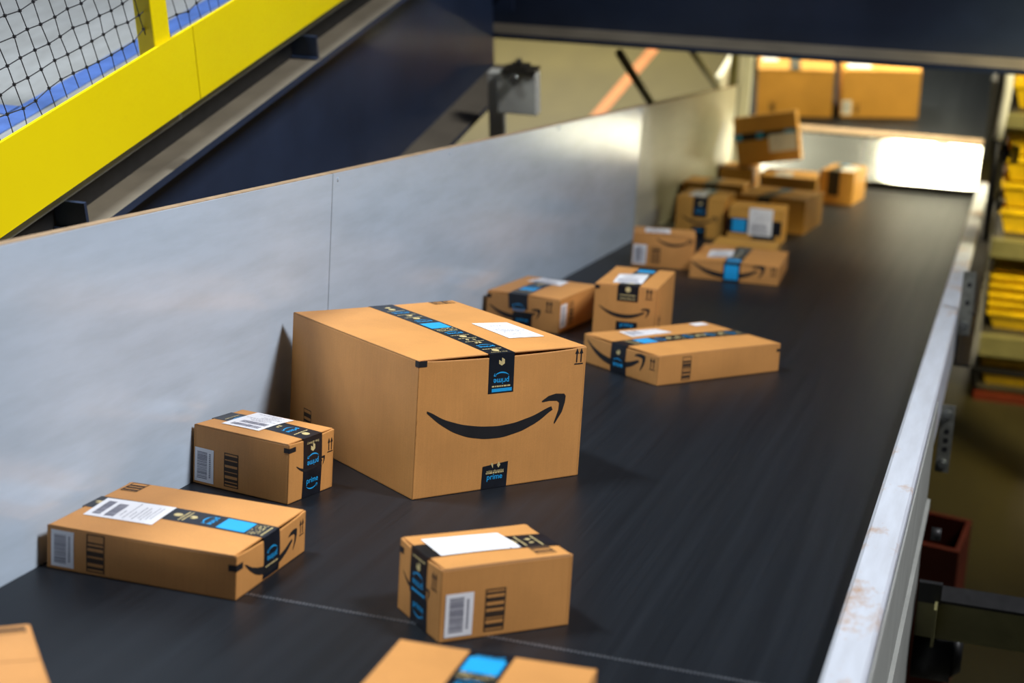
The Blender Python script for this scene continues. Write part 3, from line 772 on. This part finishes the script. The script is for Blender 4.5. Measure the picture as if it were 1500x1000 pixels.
# --- carton bottom centre
c = Carton('small carton with bright label and two tape ends at bottom centre', FB, (-1.008, 2.765, 0), -45.2, .182, .267, .139, seed=4)
c.tape(.086, .085, shift=.08, front_seq=[('micro', .267+.012), ('hex', .267+.028), ('prime', .267+.046), ('bar', .267+.074)], uback=.098, skew=.05)
c.bottom_tape(.095, .062, [('prime', .022)], tear=.001)
c.smile(.020, .082, .12)
c.arrows(.143, .090, .022)
c.corner(.112, .124, .004, .018)
c.barcode('R', .010, .065, .008, .090)
c.block('R', .089, .130, .010, .091)
c.block('T', .123, .167, .200, .241, vert=False)
c.label([(.026, .029), (.120, .027), (.128, .187), (.036, .184)], dense=.5, bars=False)
# --- carton cut by the lower edge
c = Carton('carton cut off by the bottom edge of the picture', FB, (-.812, 2.046, 0), 3.0, .313, .240, .150, seed=5)
c.tape(.150, .06, seq=False, front_seq=[('primeonly', .010), ('block', .030), ('noise', .094), ('prime', .13), ('hex', .17)])
# --- carton cut by the left corner
c = Carton('carton corner at the lower left edge of the picture', FB, (-1.622, 2.035, 0), -50, .30, .25, .10, seed=6)
c.block('T', .010, .035, .17, .24, vert=False)
# --- wide flat carton right of the big one
c = Carton('wide flat carton turned sideways in the middle of the belt', FB, (-1.243, 5.029, 0), -36, .357, .526, .092, seed=7)
c.tape(.172, .090, shift=-.2, front_seq=[('hex', .526+.026), ('prime', .526+.052), ('block', .526+.062)][:2], uback=.180)
c.bottom_tape(.176, .04, [('primeonly', .012)], tear=.002)
c.smile(.016, .076, .285)
c.arrows(.318, .043, .025)
c.corner(.064, .074, .016, right=True)
c.block('R', .098, .135, .007, .081)
c.label([(.024, .122), (.111, .106), (.106, .282), (.040, .268)], dense=.6)
c.decal('sticker', [(c.fm('T', .0012), *c.rect(.012, .05, .44, .50, 2))], 'paper', label='white sticker')
# --- upright carton
c = Carton('upright cube-like carton with smile print, behind the wide flat one', FB, (-1.292, 5.328, 0), 3.1, .212, .400, .205, seed=8)
c.tape(.113, .052, shift=.02, front_seq=[('disc', .4+.012), ('micro', .4+.030), ('micro', .4+.042)], uback=.120)
c.bottom_tape(.116, .085, [('primeonly', .058)], tear=.001)
c.smile(.018, .132, .175)
c.arrows(.173, .166, .024)
c.corner(.188, .200, .012, .016)
c.label([(.052, .040), (.149, .060), (.142, .250), (.042, .220)])
c.block('R', .055, .09, .02, .10)
# --- carton against the wall behind the big one
c = Carton('carton by the polished wall, half hidden behind the largest carton', FB, (-1.702, 5.429, 0), -5.7, .274, .38, .119, seed=9)
c.tape(.116, .052, shift=-.20, front_seq=[('prime', .38+.040)], uback=.11, skew=.1)
c.bottom_tape(.138, .06, [('primeonly', .016)], tear=.002)
c.smile(.012, .072, .195)
c.arrows(.222, .070, .026)
c.corner(.096, .108, .012, .016)
c.barcode('R', .010, .066, .016, .098)
c.block('R', .09, .13, .016, .098)
c.label([(.040, .262), (.18, .242), (.168, .362), (.062, .368)])
# --- long carton behind, with barcode at its left
c = Carton('long carton against the wall with a barcode sticker at its left end', FB, (-1.545, 7.01, 0), 12, .272, .22, .148, seed=10)
c.barcode('F', .004, .062, .012, .098)
c.block('F', .085, .122, .02, .09)
c.smile(.10, .130, .160)
c.label([(.05, .03), (.16, .03), (.16, .17), (.05, .17)])
# --- flat carton with blue tape end
c = Carton('flat carton with bright blue tape end, right of the long one', FB, (-1.26, 6.871, 0), 3.5, .378, .50, .079, seed=11)
c.tape(.178, .078, shift=-.25, front_seq=[('block', .50+.010)], uback=.185)
c.smile(.006, .072, .315, ys=.95)
c.arrows(.341, .040, .026)
c.label([(.060, .101), (.160, .150), (.151, .36), (.050, .30)])
# --- thin carton lying behind it
c = Carton('thin carton lying just behind the blue-taped flat carton', FB, (-1.27, 7.43, 0), 3, .29, .28, .072, mat='card_warm', seed=12)

# --- dark cluster
c = Carton('brown shaded carton with a smile print, left of the far pile', FB, (-1.578, 8.10, 0), 2.0, .240, .42, .200, mat='card_warm', seed=13)
c.tape(.120, .10, shift=.0, front_seq=[('hex', .42+.03), ('block', .42+.025)][:1] + [('prime', .42+.06)])
c.bottom_tape(.12, .06, [('primeonly', .02)])
c.smile(.03, .105, .18)
c.label([(.05, .05), (.13, .05), (.13, .30), (.05, .30)], bars=False)
c = Carton('carton with a white label on its front in the far pile', FB, (-1.305, 8.06, 0), 2.0, .262, .27, .178, mat='card_warm', seed=14)
c.decal('tape', [(c.fm('F', .0006), *c.rect(.0, .262, .05, .122, 2)), (c.fm('L', .0006), *c.rect(0, .27, .05, .122, 2))], 'tape')
c.decal('tape_block', [(c.fm('F', .0009), *c.rect(.02, .088, .055, .118, 1))], 'blue')
c.decal('bottom_mark', [(c.fm('F', .0008), *c.rect(.12, .235, .012, .055, 1))], 'ink')
c.label([(.10, .045), (.216, .045), (.216, .177), (.10, .177)], face='F', off=.0012)
c = Carton('carton with a brightly lit right side, front of the far pile', FB, (-1.355, 8.60, 0), -3.0, .36, .54, .176, mat='card_warm', seed=15)
c.tape(.14, .07, shift=.1, uback=.18)
c = Carton('carton by the wall behind the shaded one in the far pile', FB, (-1.700, 8.86, 0), 2.0, .325, .34, .19, mat='card_warm', seed=16)
c.tape(.15, .07, shift=.1)
c = Carton('low carton with a pale label under the tilted carton', FB, (-1.41, 9.75, 0), 5.0, .325, .50, .172, mat='card_warm', seed=17)
c.label([(.08, .05), (.18, .05), (.18, .28), (.08, .28)], bars=False)
c = Carton('dark carton half hidden by the wall under the tilted carton', FB, (-1.705, 10.03, 0), 2, .20, .40, .172, mat='card_warm', seed=18)
# tilted carton
rot = Matrix.Rotation(R(-11.5), 4, 'Y') @ Matrix.Rotation(R(0), 4, 'X') @ Matrix.Rotation(R(3), 4, 'Z')
c = Carton('tilted carton with tape across it, perched on the far pile', FB, (-1.60, 10.08, .178), 0, .378, .19, .295, mat='card_warm', rot=rot, seed=19, flaps=False)
c.decal('tape', [(c.fm('F', .0006), *c.rect(0, .378, .150, .196, 4))], 'tape', label='black printed packing tape')
for a, b in ((.01, .04), (.13, .17), (.30, .36)):
    c.decal('blue_block', [(c.fm('F', .0009), *c.rect(a, b, .155, .191, 1))], 'blue')
c.label([(.20, .065), (.365, .065), (.37, .170), (.20, .170)], face='F', off=.0012, bars=False)
# lone carton right
c = Carton('carton with a black shaded front standing alone before the chute', FB, (-1.109, 10.146, 0), -3.4, .207, .50, .199, mat='card_warm', seed=20)
c.tape(.085, .15, shift=.1)
c.label([(.11, .04), (.19, .04), (.19, .36), (.11, .36)], bars=False)
# two cartons on the feed belt
c = Carton('left of the two big cartons waiting on the upper feed belt', TILT, (-1.804, 11.60, FT), 9.2, .535, .34, .345, mat='card_warm', group='cartons on the feed belt', seed=21)
c.block('F', .09, .13, .03, .11); c.tape(.26, .0005, shift=.0, back=.05)
c.label([(.03, .20), (.14, .20), (.14, .31), (.03, .31)], bars=False)
c = Carton('right of the two big cartons waiting on the upper feed belt', TILT, (-1.22, 11.71, FT), 10.5, .545, .34, .345, mat='card_warm', group='cartons on the feed belt', seed=22)
c.block('F', .10, .13, .03, .10); c.barcode('F', .01, .075, .02, .125)
c.label([(.04, .06), (.20, .06), (.20, .25), (.04, .25)], bars=False)
c.label([(.46, .14), (.53, .14), (.53, .31), (.46, .31)], bars=False)
